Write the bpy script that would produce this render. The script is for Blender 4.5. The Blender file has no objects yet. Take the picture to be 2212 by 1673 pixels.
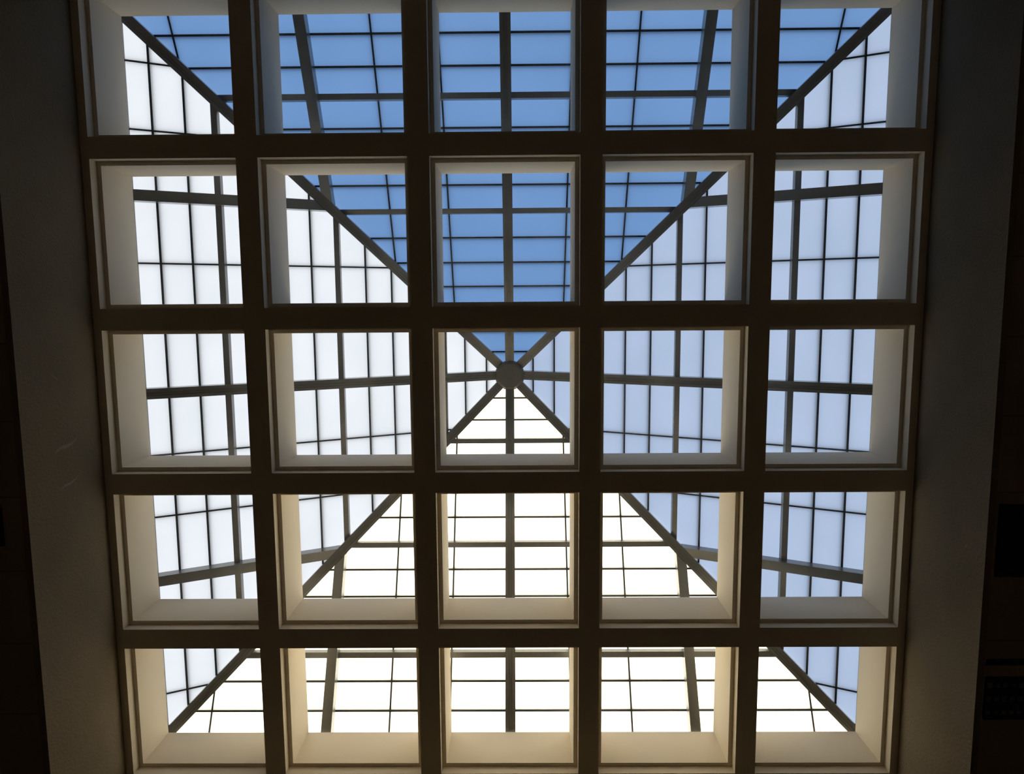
import bpy, bmesh, math
from mathutils import Vector, Matrix

# ------------------------------------------------------------------ set-up
S = 1.5                     # metres per grid bay
ZG = 7.95                   # height of the underside of the grid above the floor (m)

def V(x, y, z):
    """bay units seen from below (x right, y up in the view, z above grid) -> world metres"""
    return Vector((-x * S, y * S, ZG + z * S))

scene = bpy.context.scene
col = scene.collection

# camera: standing on the floor, looking almost straight up
R = ((0.9999391646611137, -0.0071657334318619495, 0.008385656874551452),
     (0.00617895148320842, 0.9936553458072157, 0.11229814917135006),
     (-0.009137151383356442, -0.11223950290840622, 0.9936391731667343))
CAM = (0.07082, 0.55630, -4.18731)
cd = bpy.data.cameras.new('camera')
cd.sensor_fit = 'HORIZONTAL'
cd.sensor_width = 36.0
cd.lens = 1523.94 / 2212 * 36.0
cd.clip_start = 0.05
cam = bpy.data.objects.new('camera', cd)
col.objects.link(cam)
ax = [Vector((-r[0], r[1], r[2])) for r in R]
M = Matrix((ax[0], ax[1], -ax[2])).transposed().to_4x4()
M.translation = V(*CAM)
cam.matrix_world = M
scene.camera = cam

# daylight: clear blue sky and a low warm sun
w = bpy.data.worlds.new('sky')
scene.world = w
w.use_nodes = True
nt = w.node_tree
nt.nodes.clear()
tc = nt.nodes.new('ShaderNodeTexCoord')
sep = nt.nodes.new('ShaderNodeSeparateXYZ')
ramp = nt.nodes.new('ShaderNodeValToRGB')
bg = nt.nodes.new('ShaderNodeBackground')
out = nt.nodes.new('ShaderNodeOutputWorld')
nt.links.new(tc.outputs['Generated'], sep.inputs[0])
nt.links.new(sep.outputs['Z'], ramp.inputs[0])
nt.links.new(ramp.outputs[0], bg.inputs[0])
nt.links.new(bg.outputs[0], out.inputs[0])
el = ramp.color_ramp.elements
el[0].position = 0.0
el[0].color = (0.165, 0.29, 0.47, 1)
el[1].position = 1.0
el[1].color = (0.19, 0.378, 0.78, 1)
e = el.new(0.25)
e.color = (0.225, 0.405, 0.745, 1)
bg.inputs['Strength'].default_value = 1.0

SUN_EL, SUN_AZ = math.radians(6.2), math.radians(5.4)
sd = bpy.data.lights.new('sun', 'SUN')
sd.energy = 19.5
sd.color = (1.0, 0.845, 0.51)
sd.angle = math.radians(1.0)
sun = bpy.data.objects.new('sun', sd)
col.objects.link(sun)
# direction towards the sun: low in the view, a little to the left
ts = Vector((math.cos(SUN_EL) * math.sin(SUN_AZ), -math.cos(SUN_EL) * math.cos(SUN_AZ), math.sin(SUN_EL)))
sun.rotation_euler = ts.to_track_quat('Z', 'Y').to_euler()
sun.location = ts * 40

vs = scene.view_settings
vs.view_transform = 'Standard'
vs.look = 'None'
vs.gamma = 1.0
vs.use_curve_mapping = False
vs.exposure = 0.0
cy = scene.cycles
cy.max_bounces = 16
cy.diffuse_bounces = 8
cy.transmission_bounces = 12
cy.glossy_bounces = 4
cy.sample_clamp_indirect = 6.0

# ------------------------------------------------------------------ materials
def mat(name, color, rough=0.8, spec=0.3, noise=None, bump=None, metal=0.0):
    """noise=(scale, low, high) multiplies the colour; bump=(scale, strength, distance)"""
    m = bpy.data.materials.new(name)
    m.use_nodes = True
    t = m.node_tree
    b = t.nodes['Principled BSDF']
    b.inputs['Roughness'].default_value = rough
    b.inputs['Specular IOR Level'].default_value = spec
    b.inputs['Metallic'].default_value = metal
    b.inputs['Base Color'].default_value = (*color, 1)
    c = t.nodes.new('ShaderNodeTexCoord')
    if noise:
        n = t.nodes.new('ShaderNodeTexNoise')
        n.inputs['Scale'].default_value = noise[0]
        n.inputs['Detail'].default_value = 4
        t.links.new(c.outputs['Object'], n.inputs['Vector'])
        r = t.nodes.new('ShaderNodeValToRGB')
        r.color_ramp.elements[0].position = 0.3
        r.color_ramp.elements[1].position = 0.7
        r.color_ramp.elements[0].color = (*[k * noise[1] for k in color], 1)
        r.color_ramp.elements[1].color = (*[min(1, k * noise[2]) for k in color], 1)
        t.links.new(n.outputs['Fac'], r.inputs[0])
        t.links.new(r.outputs[0], b.inputs['Base Color'])
    if bump:
        n = t.nodes.new('ShaderNodeTexNoise')
        n.inputs['Scale'].default_value = bump[0]
        n.inputs['Detail'].default_value = 3
        t.links.new(c.outputs['Object'], n.inputs['Vector'])
        bp = t.nodes.new('ShaderNodeBump')
        bp.inputs['Strength'].default_value = bump[1]
        bp.inputs['Distance'].default_value = bump[2]
        t.links.new(n.outputs['Fac'], bp.inputs['Height'])
        t.links.new(bp.outputs[0], b.inputs['Normal'])
    return m

M_plaster = mat('cream_plaster', (0.79, 0.70, 0.56), 0.85, 0.2, (1.2, 0.96, 1.03), (60, 0.12, 0.004))
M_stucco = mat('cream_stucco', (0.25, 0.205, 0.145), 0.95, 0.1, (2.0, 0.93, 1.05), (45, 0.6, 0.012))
M_metal = mat('bronze_grey_paint', (0.150, 0.149, 0.142), 0.22, 0.8, (8, 0.95, 1.05))
M_bar = mat('dark_grid_bar', (0.06, 0.065, 0.07), 0.5, 0.4)
M_screw = mat('screw_steel', (0.05, 0.05, 0.05), 0.4, 0.5)
M_vent = mat('black_vent_paint', (0.02, 0.02, 0.02), 0.6, 0.3)
M_back = mat('vent_backing', (0.13, 0.13, 0.115), 0.8, 0.2)
M_dark = mat('recess_lining', (0.035, 0.028, 0.02), 0.9, 0.1)
M_scuff = mat('pale_scuff', (0.36, 0.32, 0.27), 0.9, 0.1, (90, 0.75, 1.0))
M_floor = mat('terracotta_floor', (0.34, 0.25, 0.165), 0.6, 0.3, (0.8, 0.9, 1.1))
M_room = mat('brown_room_wall', (0.26, 0.20, 0.14), 0.9, 0.2)

# translucent sandwich panel skin
M_panel = bpy.data.materials.new('translucent_fibreglass')
M_panel.use_nodes = True
t = M_panel.node_tree
t.nodes.clear()
o_ = t.nodes.new('ShaderNodeOutputMaterial')
tr = t.nodes.new('ShaderNodeBsdfTranslucent')
tcn = t.nodes.new('ShaderNodeTexCoord')
mp = t.nodes.new('ShaderNodeMapping')
nz = t.nodes.new('ShaderNodeTexNoise')
nz.inputs['Scale'].default_value = 1.6
nz.inputs['Detail'].default_value = 3
rp = t.nodes.new('ShaderNodeValToRGB')
rp.color_ramp.elements[0].position = 0.3
rp.color_ramp.elements[1].position = 0.7
rp.color_ramp.elements[0].color = (0.88, 0.89, 0.89, 1)
rp.color_ramp.elements[1].color = (0.92, 0.92, 0.92, 1)
t.links.new(tcn.outputs['Object'], mp.inputs['Vector'])
t.links.new(mp.outputs[0], nz.inputs['Vector'])
t.links.new(nz.outputs['Fac'], rp.inputs[0])
t.links.new(rp.outputs[0], tr.inputs['Color'])
t.links.new(tr.outputs[0], o_.inputs['Surface'])

# acoustic tile ceiling: narrow dark joints
M_ceil = bpy.data.materials.new('brown_ceiling_tile')
M_ceil.use_nodes = True
t = M_ceil.node_tree
b = t.nodes['Principled BSDF']
b.inputs['Roughness'].default_value = 0.9
b.inputs['Specular IOR Level'].default_value = 0.1
c_ = t.nodes.new('ShaderNodeTexCoord')
br = t.nodes.new('ShaderNodeTexBrick')
br.offset = 0.0
br.inputs['Scale'].default_value = 1.0
br.inputs['Brick Width'].default_value = 0.59
br.inputs['Row Height'].default_value = 0.59
br.inputs['Mortar Size'].default_value = 0.006
br.inputs['Color1'].default_value = (0.36, 0.29, 0.20, 1)
br.inputs['Color2'].default_value = (0.34, 0.275, 0.19, 1)
br.inputs['Mortar'].default_value = (0.20, 0.16, 0.11, 1)
t.links.new(c_.outputs['Object'], br.inputs['Vector'])
t.links.new(br.outputs['Color'], b.inputs['Base Color'])

# ------------------------------------------------------------------ helpers
def obj(name, bm, m, parent=None):
    bmesh.ops.recalc_face_normals(bm, faces=bm.faces)
    me = bpy.data.meshes.new(name)
    bm.to_mesh(me)
    bm.free()
    me.materials.append(m)
    o = bpy.data.objects.new(name, me)
    col.objects.link(o)
    if parent:
        o.parent = parent
        top = parent
        off = Vector(parent.location)
        while top.parent:
            top = top.parent
            off += Vector(top.location)
        me.transform(Matrix.Translation(-off))
    return o

def thing(name, label, cat, loc, group=None):
    o = bpy.data.objects.new(name, None)
    o.empty_display_size = 0.3
    o.location = loc
    col.objects.link(o)
    o['label'] = label
    o['category'] = cat
    if group:
        o['group'] = group
    return o

def struct(name, bm, m, label=None):
    o = obj(name, bm, m)
    o['kind'] = 'structure'
    if label:
        o['label'] = label
    return o

def hexa(bm, p):
    """p: 8 view-space points, 4 lower then 4 upper"""
    v = [bm.verts.new(V(*q)) for q in p]
    for f in ((0, 1, 2, 3), (4, 5, 6, 7), (0, 1, 5, 4), (1, 2, 6, 5), (2, 3, 7, 6), (3, 0, 4, 7)):
        bm.faces.new([v[i] for i in f])

def box(bm, x0, x1, y0, y1, z0, z1):
    hexa(bm, [(x0, y0, z0), (x1, y0, z0), (x1, y1, z0), (x0, y1, z0),
              (x0, y0, z1), (x1, y0, z1), (x1, y1, z1), (x0, y1, z1)])

def prism(bm, rings):
    """rings: list of closed loops (view-space points) of equal length, capped"""
    vr = [[bm.verts.new(V(*q)) for q in r] for r in rings]
    n = len(vr[0])
    for a, b_ in zip(vr, vr[1:]):
        for i in range(n):
            bm.faces.new((a[i], a[(i + 1) % n], b_[(i + 1) % n], b_[i]))
    bm.faces.new(vr[0])
    bm.faces.new(list(reversed(vr[-1])))

# ------------------------------------------------------------------ dimensions (bay units)
HB = 0.06396       # half width of a beam's lower rail
BL = 0.0895        # half width of the coffer wall above the step
BT = 0.0930        # the same at the top
H1 = 0.071         # height of the step
D = 0.400          # height of the grid
gx = lambda x: x * (1 - 0.0020 * x * x)
gy = lambda y: y * (1 - 0.00276 * y * y)
WX = 2.453         # inner face of the light well
WY = 2.440
WT = 0.035         # thickness of its walls
WZ = -0.680        # their lower edge, level with the ceiling
RM = 6.0           # half width of the room
ZF = -ZG / S       # floor

# ------------------------------------------------------------------ the room
bm = bmesh.new(); box(bm, -RM, RM, -RM, RM, ZF - 0.1, ZF); struct('floor', bm, M_floor)
for nm, (x0, x1, y0, y1) in {'wall_west': (-RM - .1, -RM, -RM - .1, RM + .1), 'wall_east': (RM, RM + .1, -RM - .1, RM + .1),
                             'wall_north': (-RM, RM, RM, RM + .1), 'wall_south': (-RM, RM, -RM - .1, -RM)}.items():
    bm = bmesh.new(); box(bm, x0, x1, y0, y1, ZF - .1, WZ + .12); struct(nm, bm, M_room)

# ceiling around the light well
bm = bmesh.new()
hx, hy = WX + WT, WY + WT
OUT = [(-RM, -RM), (RM, -RM), (RM, RM), (-RM, RM)]
INN = [(-hx, -hy), (hx, -hy), (hx, hy), (-hx, hy)]
lo_o = [bm.verts.new(V(x, y, WZ)) for x, y in OUT]; lo_i = [bm.verts.new(V(x, y, WZ)) for x, y in INN]
up_o = [bm.verts.new(V(x, y, WZ + .12)) for x, y in OUT]; up_i = [bm.verts.new(V(x, y, WZ + .12)) for x, y in INN]
for i in range(4):
    j = (i + 1) % 4
    bm.faces.new((lo_o[i], lo_o[j], lo_i[j], lo_i[i])); bm.faces.new((up_o[i], up_o[j], up_i[j], up_i[i]))
    bm.faces.new((lo_o[i], lo_o[j], up_o[j], up_o[i])); bm.faces.new((lo_i[i], lo_i[j], up_i[j], up_i[i]))
struct('ceiling', bm, M_ceil)

# walls of the light well
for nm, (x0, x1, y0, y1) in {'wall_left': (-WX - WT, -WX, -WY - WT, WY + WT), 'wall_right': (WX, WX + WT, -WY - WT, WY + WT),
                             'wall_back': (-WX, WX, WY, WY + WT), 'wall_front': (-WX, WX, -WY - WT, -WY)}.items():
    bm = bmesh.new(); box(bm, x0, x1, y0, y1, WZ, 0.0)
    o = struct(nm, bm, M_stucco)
    if nm == 'wall_left':
        # pale scuffs on the plaster: (y, z) strokes
        for (ya, za_, yb, zb, wd) in ((-.215, -.44, -.175, -.24, .010), (-.43, -.42, -.385, -.25, .007), (.205, -.42, .185, -.36, .006)):
            sb = bmesh.new(); rings = []
            for k in range(9):
                f = k / 8
                yy, zz = ya + (yb - ya) * f + .006 * math.sin(f * 7), za_ + (zb - za_) * f
                h = wd * (.25 + .75 * math.sin(math.pi * min(.97, f + .03)))
                rings.append([(-WX, yy - h, zz), (-WX + .001, yy - h, zz), (-WX + .001, yy + h, zz), (-WX, yy + h, zz)])
            prism(sb, rings)
            s_ = obj('scuff_mark', sb, M_scuff, o)
            s_['label'] = 'pale scuff mark'

# ------------------------------------------------------------------ coffered grid
grid = thing('coffered_ceiling_grid',
             'cream plaster ceiling grid of five by five deep square coffers under the glazed roof',
             'ceiling grid', V(0, 0, 0))
XO, YO = WX + WT, WY + WT
LX = [gx(k - 2.0) for k in range(5)]      # coffer centres (only for reference)
def ex(c, side, b):   # edge of cell c (0..4) in x on side -1/1
    return gx((c - 2) + side * (0.5 - b))
def ey(r, side, b):
    return gy((2 - r) + side * (0.5 - b))
# lengthwise beams between columns, full length; cross beams between them
for c in range(4):
    bm = bmesh.new(); box(bm, ex(c, 1, HB), ex(c + 1, -1, HB), ey(4, -1, HB), ey(0, 1, HB), 0, H1)
    obj('beam', bm, M_plaster, grid)
for r in range(4):
    for c in range(5):
        bm = bmesh.new(); box(bm, ex(c, -1, HB), ex(c, 1, HB), ey(r + 1, 1, HB), ey(r, -1, HB), 0, H1)
        obj('cross_beam', bm, M_plaster, grid)
X0, X1, Y0, Y1 = ex(0, -1, HB), ex(4, 1, HB), ey(4, -1, HB), ey(0, 1, HB)
for (x0, x1, y0, y1) in ((-XO, X0, -YO, YO), (X1, XO, -YO, YO), (X0, X1, Y1, YO), (X0, X1, -YO, Y0)):
    bm = bmesh.new(); box(bm, x0, x1, y0, y1, 0, H1); obj('edge_beam', bm, M_plaster, grid)
# coffers: tall tapering wells on the beams
for r in range(5):
    for c in range(5):
        bm = bmesh.new()
        xo0 = -XO if c == 0 else gx(c - 2.5); xo1 = XO if c == 4 else gx(c - 1.5)
        yo1 = YO if r == 0 else gy(2.5 - r); yo0 = -YO if r == 4 else gy(1.5 - r)
        def rect(x0, x1, y0, y1, z): return [bm.verts.new(V(*q)) for q in ((x0, y0, z), (x1, y0, z), (x1, y1, z), (x0, y1, z))]
        a = rect(xo0, xo1, yo0, yo1, H1)
        b_ = rect(ex(c, -1, BL), ex(c, 1, BL), ey(r, -1, BL), ey(r, 1, BL), H1)
        c2 = rect(ex(c, -1, BT), ex(c, 1, BT), ey(r, -1, BT), ey(r, 1, BT), D)
        d2 = rect(xo0, xo1, yo0, yo1, D)
        for i in range(4):
            j = (i + 1) % 4
            for p, q in ((a, b_), (b_, c2), (c2, d2), (d2, a)):
                bm.faces.new((p[i], p[j], q[j], q[i]))
        obj('coffer', bm, M_plaster, grid)

# ------------------------------------------------------------------ pyramid skylight
ZA, SL = 1.735, 0.5                    # apex height, pitch
PA, PS, N0 = 0.43258, 0.17918, 0.03
wd_ = lambda d: d * (1 - 0.00147 * d * d)
NADJ = {1: .05, 3: -.14}               # the rows next to the hub are set out a little unevenly
row = lambda n: wd_((n + N0 + NADJ.get(n, 0)) * PS)     # plan distance of horizontal bar n from the centre
cl = lambda m: math.copysign(wd_(abs(m) * PA), m) if m else 0.0
DE = 2.60                              # eave
DR = 2.435                             # outer ends of the rafters
RW, RD = 0.0355, 0.098                 # rafter half width, depth
roof = lambda d: ZA - SL * d
sky = thing('pyramid_skylight',
            'four sided pyramid skylight of translucent panels on grey metal rafters meeting at an octagonal hub',
            'skylight', V(0, 0, D))
# the four faces: (along, outward) unit vectors in view space
FACES = {'top': ((1, 0), (0, 1)), 'bottom': ((1, 0), (0, -1)), 'left': ((0, 1), (-1, 0)), 'right': ((0, 1), (1, 0))}
def P(face, a, d, off=0.0):
    (ux, uy), (vx, vy) = FACES[face]
    return (ux * a + vx * d, uy * a + vy * d, roof(d) + off)

# hub
bm = bmesh.new()
def octo(r, z): return [(r * math.cos(math.pi / 8 + k * math.pi / 4), r * math.sin(math.pi / 8 + k * math.pi / 4), z) for k in range(8)]
AP = 1 / math.cos(math.pi / 8)
HZ = roof(.11) - RD - .012
prism(bm, [octo(.100 * AP, HZ), octo(.114 * AP, HZ + .012), octo(.114 * AP, ZA - .07), octo(.09 * AP, ZA - .05)])
hub = obj('hub', bm, M_metal, sky)
bm = bmesh.new()
prism(bm, [octo(.096 * AP, HZ - .006), octo(.099 * AP, HZ - .003), octo(.099 * AP, HZ)])
obj('cover_plate', bm, M_metal, hub)

def section(w_, dep, top, groove):
    s = [(-w_, -dep)]
    if groove:
        g = .0045
        s += [(-.0135, -dep), (-.0125, -dep + g), (-.0045, -dep + g), (-.004, -dep + .0015), (.004, -dep + .0015),
              (.0045, -dep + g), (.0125, -dep + g), (.0135, -dep)]
    s += [(w_, -dep), (w_, -top), (-w_, -top)]
    return s

def rafter(name, dirn, u0, u1, slope, w_, dep, top, groove, origin=(0, 0), skew=0.0, n_screws=0):
    dx, dy = dirn
    px, py = -dy, dx
    bm = bmesh.new()
    rings = []
    for k, u in enumerate((u0, u1)):
        ring = []
        for v, z in section(w_, dep, top, groove):
            uu = u + (skew * v if k == 0 else 0)
            ring.append((origin[0] + dx * uu + px * v, origin[1] + dy * uu + py * v, ZA - slope * uu + z))
        rings.append(ring)
    prism(bm, rings)
    o = obj(name, bm, M_metal, sky)
    for k in range(n_screws):
        u = u0 + .055 + k * .17
        sb = bmesh.new()
        q = lambda r, z: [(origin[0] + dx * u + r * math.cos(i * math.pi / 3), origin[1] + dy * u + r * math.sin(i * math.pi / 3), ZA - slope * u + z) for i in range(6)]
        prism(sb, [q(.0022, -dep - .003), q(.0038, -dep - .001), q(.0038, -dep + .004)])
        obj('screw', sb, M_screw, o)
    return o

q2 = math.sqrt(.5)
for f, (u, v) in FACES.items():
    rafter('common_rafter', v, .108, DR, SL, RW, RD, .001, True, n_screws=4)
for sx in (-1, 1):
    for sy in (-1, 1):
        rafter('hip_rafter', (sx * q2, sy * q2), .108, DR * math.sqrt(2), SL * q2, RW, RD, .0135, True, n_screws=3)
for f, (u, v) in FACES.items():
    for s in (-1, 1):
        a0 = cl(3 * s)
        px, py = -v[1], v[0]                      # rafter's own sideways axis
        sgn = (px * u[0] + py * u[1]) * s          # +1 when that axis points away from the centre line
        start = abs(a0) + RW * math.sqrt(2) + .001
        # the ring's u is measured from the face centre line so that height follows the roof
        rafter('jack_rafter', v, start, DR, SL, RW, RD - .004, .001, False, origin=(u[0] * a0, u[1] * a0), skew=sgn)

# curb the rafters stand on
def ring_curb(x0, x1, y0, y1):
    pts = [(x0, y0), (x1, y0), (x1, y1), (x0, y1)]
    bm = bmesh.new()
    hexa(bm, [(x, y, D) for x, y in pts] + [(x, y, roof(max(abs(x), abs(y))) - .002) for x, y in pts])
    return bm
for bmx in (ring_curb(-DE, -DR, -DR, DR), ring_curb(DR, DE, -DR, DR)):
    obj('curb', bmx, M_metal, sky)
for bmx in (ring_curb(-DE, DE, DR, DE), ring_curb(-DE, DE, -DE, -DR)):
    obj('curb', bmx, M_metal, sky)

# purlins
PW, PD = 0.0175, 0.044
BANDS = [0.0, row(3), row(7), row(11), DE]
for f in FACES:
    for d in BANDS[1:4]:
        for s in (-1, 1):
            segs = []
            c3 = cl(3)
            if d < c3: segs.append((RW, None))
            else: segs += [(RW, c3 - RW), (c3 + RW, None)]
            for (a0, a1) in segs:
                bm = bmesh.new()
                def sec(a_of):
                    r = []
                    for v, z in ((-PW, -PD), (PW, -PD), (PW, -.001), (-PW, -.001)):
                        dd = d + v
                        r.append(P(f, s * a_of(dd), dd, z))
                    return r
                r0 = sec(lambda dd: a0)
                r1 = sec((lambda dd: dd - RW * math.sqrt(2) - .001) if a1 is None else (lambda dd: a1))
                prism(bm, [r0, r1])
                obj('purlin', bm, M_metal, sky)

# translucent panels with their grid bars
def clip(poly, n, c):
    """keep points with n.p <= c"""
    res = []
    for i, p in enumerate(poly):
        q = poly[(i + 1) % len(poly)]
        dp, dq = n[0] * p[0] + n[1] * p[1] - c, n[0] * q[0] + n[1] * q[1] - c
        if dp <= 0: res.append(p)
        if (dp < 0) != (dq < 0) and dp != dq:
            k = dp / (dp - dq)
            res.append((p[0] + (q[0] - p[0]) * k, p[1] + (q[1] - p[1]) * k))
    return res
TH, BW = 0.018, 0.0056
COLS = [0.0, cl(3), DE]
for f in FACES:
    for s in (-1, 1):
        for ci in range(2):
            for bi in range(4):
                a0, a1, d0, d1 = COLS[ci], COLS[ci + 1], BANDS[bi], BANDS[bi + 1]
                poly = clip([(a0, d0), (a1, d0), (a1, d1), (a0, d1)], (1, -1), 0.0)   # a <= d
                cln = []
                for p in poly:
                    if not cln or math.hypot(p[0] - cln[-1][0], p[1] - cln[-1][1]) > 1e-5: cln.append(p)
                if len(cln) > 2 and math.hypot(cln[0][0] - cln[-1][0], cln[0][1] - cln[-1][1]) < 1e-5: cln.pop()
                if len(cln) < 3: continue
                area = abs(sum(p[0] * q[1] - q[0] * p[1] for p, q in zip(cln, cln[1:] + cln[:1]))) / 2
                if area < 1e-3: continue
                bm = bmesh.new()
                for off in (0.0, TH):
                    bm.faces.new([bm.verts.new(V(*P(f, s * a, d, off))) for a, d in cln])
                pan = obj('translucent_panel', bm, M_panel, sky)
                # bars inside this bay, clipped by the hip
                bars = []
                for m in range(1, 6):
                    if m == 3: continue
                    a = cl(m)
                    if not (a0 < a < a1): continue
                    ds = max(d0, a + .01)
                    if d1 - ds > .03: bars.append((a - BW, a + BW, ds, d1))
                for n in range(1, 15):
                    if n in (3, 7, 11): continue
                    d = row(n)
                    if not (d0 < d < d1): continue
                    ae = min(a1, d - .01)
                    if ae - a0 > .03: bars.append((a0, ae, d - BW, d + BW))
                # bars that cross belong to one lattice
                lattices = []
                for b_ in bars:
                    hit = [L for L in lattices if any(b_[0] <= o_[1] and o_[0] <= b_[1] and b_[2] <= o_[3] and o_[2] <= b_[3] for o_ in L)]
                    lattices = [L for L in lattices if L not in hit] + [sum(hit, []) + [b_]]
                for L in lattices:
                    bb = bmesh.new()
                    for (x0, x1, y0, y1) in L:
                        pts = [(x0, y0), (x1, y0), (x1, y1), (x0, y1)]
                        hexa(bb, [P(f, s * a, d, -.004) for a, d in pts] + [P(f, s * a, d, TH) for a, d in pts])
                    obj('grid_bars', bb, M_bar, pan)

# ------------------------------------------------------------------ fittings in the surrounding ceiling
def at(px, py, z):
    """point of the level z under the photograph's pixel"""
    r = ((px - 1106) / 1523.94, -(py - 836.5) / 1523.94, 1.0)
    v = [sum(R[k][i] * r[k] for k in range(3)) for i in range(3)]
    k = (z - CAM[2]) / v[2]
    return CAM[0] + v[0] * k, CAM[1] + v[1] * k
FZ = WZ - .012
# air grille: black frame, three rows of small openings over a paler core
xg0, yg1 = at(2124, 1462, WZ); _, yg0 = at(2124, 1553, WZ)
xg0 = max(xg0, WX + WT + .006); xg1 = xg0 + .46
g = thing('ceiling_grille', 'black ceiling air grille with three rows of small square openings beside the right wall', 'vent', V(xg0, yg0, WZ))
bm = bmesh.new(); box(bm, xg0, xg1, yg0, yg1, WZ - .003, WZ); obj('core', bm, M_back, g)
hgt = yg1 - yg0
ys = [yg0, yg0 + .10 * hgt, yg0 + .22 * hgt, yg0 + .40 * hgt, yg0 + .56 * hgt, yg0 + .73 * hgt, yg0 + .87 * hgt, yg1]
for k in (0, 2, 4, 6):
    bm = bmesh.new(); box(bm, xg0, xg1, ys[k], ys[k + 1], FZ, WZ - .003); obj('blade', bm, M_vent, g)
for k in (1, 3, 5):
    for i in range(12):
        x = xg0 + i * (xg1 - xg0 - .012) / 11
        bm = bmesh.new(); box(bm, x, x + .012, ys[k], ys[k + 1], FZ + .003, WZ - .003); obj('fin', bm, M_vent, g)
# slot diffuser
xs0, ys1 = at(2128, 1424, WZ); _, ys0 = at(2128, 1437, WZ)
xs0 = max(xs0, WX + WT + .006)
sl = thing('slot_diffuser', 'narrow black slot air diffuser in the ceiling above the square grille', 'vent', V(xs0, ys0, WZ))
bm = bmesh.new(); box(bm, xs0, xs0 + .5, ys0, ys1, WZ - .006, WZ); obj('frame', bm, M_vent, sl)
bm = bmesh.new(); box(bm, xs0 + .01, xs0 + .49, ys0 + .012, ys1 - .012, WZ - .010, WZ - .006); obj('deflector', bm, M_vent, sl)
# dark access hatches
def hatch(x0, x1, y0, y1, label):
    h = thing('access_hatch', label, 'hatch', V(x0, y0, WZ), 'dark hatches in the tiled ceiling')
    bm = bmesh.new(); box(bm, x0, x1, y0, y1, WZ - .004, WZ); obj('panel', bm, M_dark, h)
    e = .012
    for (a, b_, c, d) in ((x0, x1, y0, y0 + e), (x0, x1, y1 - e, y1), (x0, x0 + e, y0 + e, y1 - e), (x1 - e, x1, y0 + e, y1 - e)):
        bm = bmesh.new(); box(bm, a, b_, c, d, WZ - .009, WZ - .004); obj('frame_edge', bm, M_dark, h)
xh0, yh1 = at(2158, 1090, WZ); _, yh0 = at(2158, 1246, WZ)
hatch(xh0, xh0 + .42, yh0, yh1, 'dark rectangular ceiling hatch beyond the right wall')
xk, yk1 = at(4, 1098, WZ); _, yk0 = at(4, 1180, WZ)
hatch(xk - .42, xk, yk0, yk1, 'dark ceiling hatch cut by the left edge of the view')
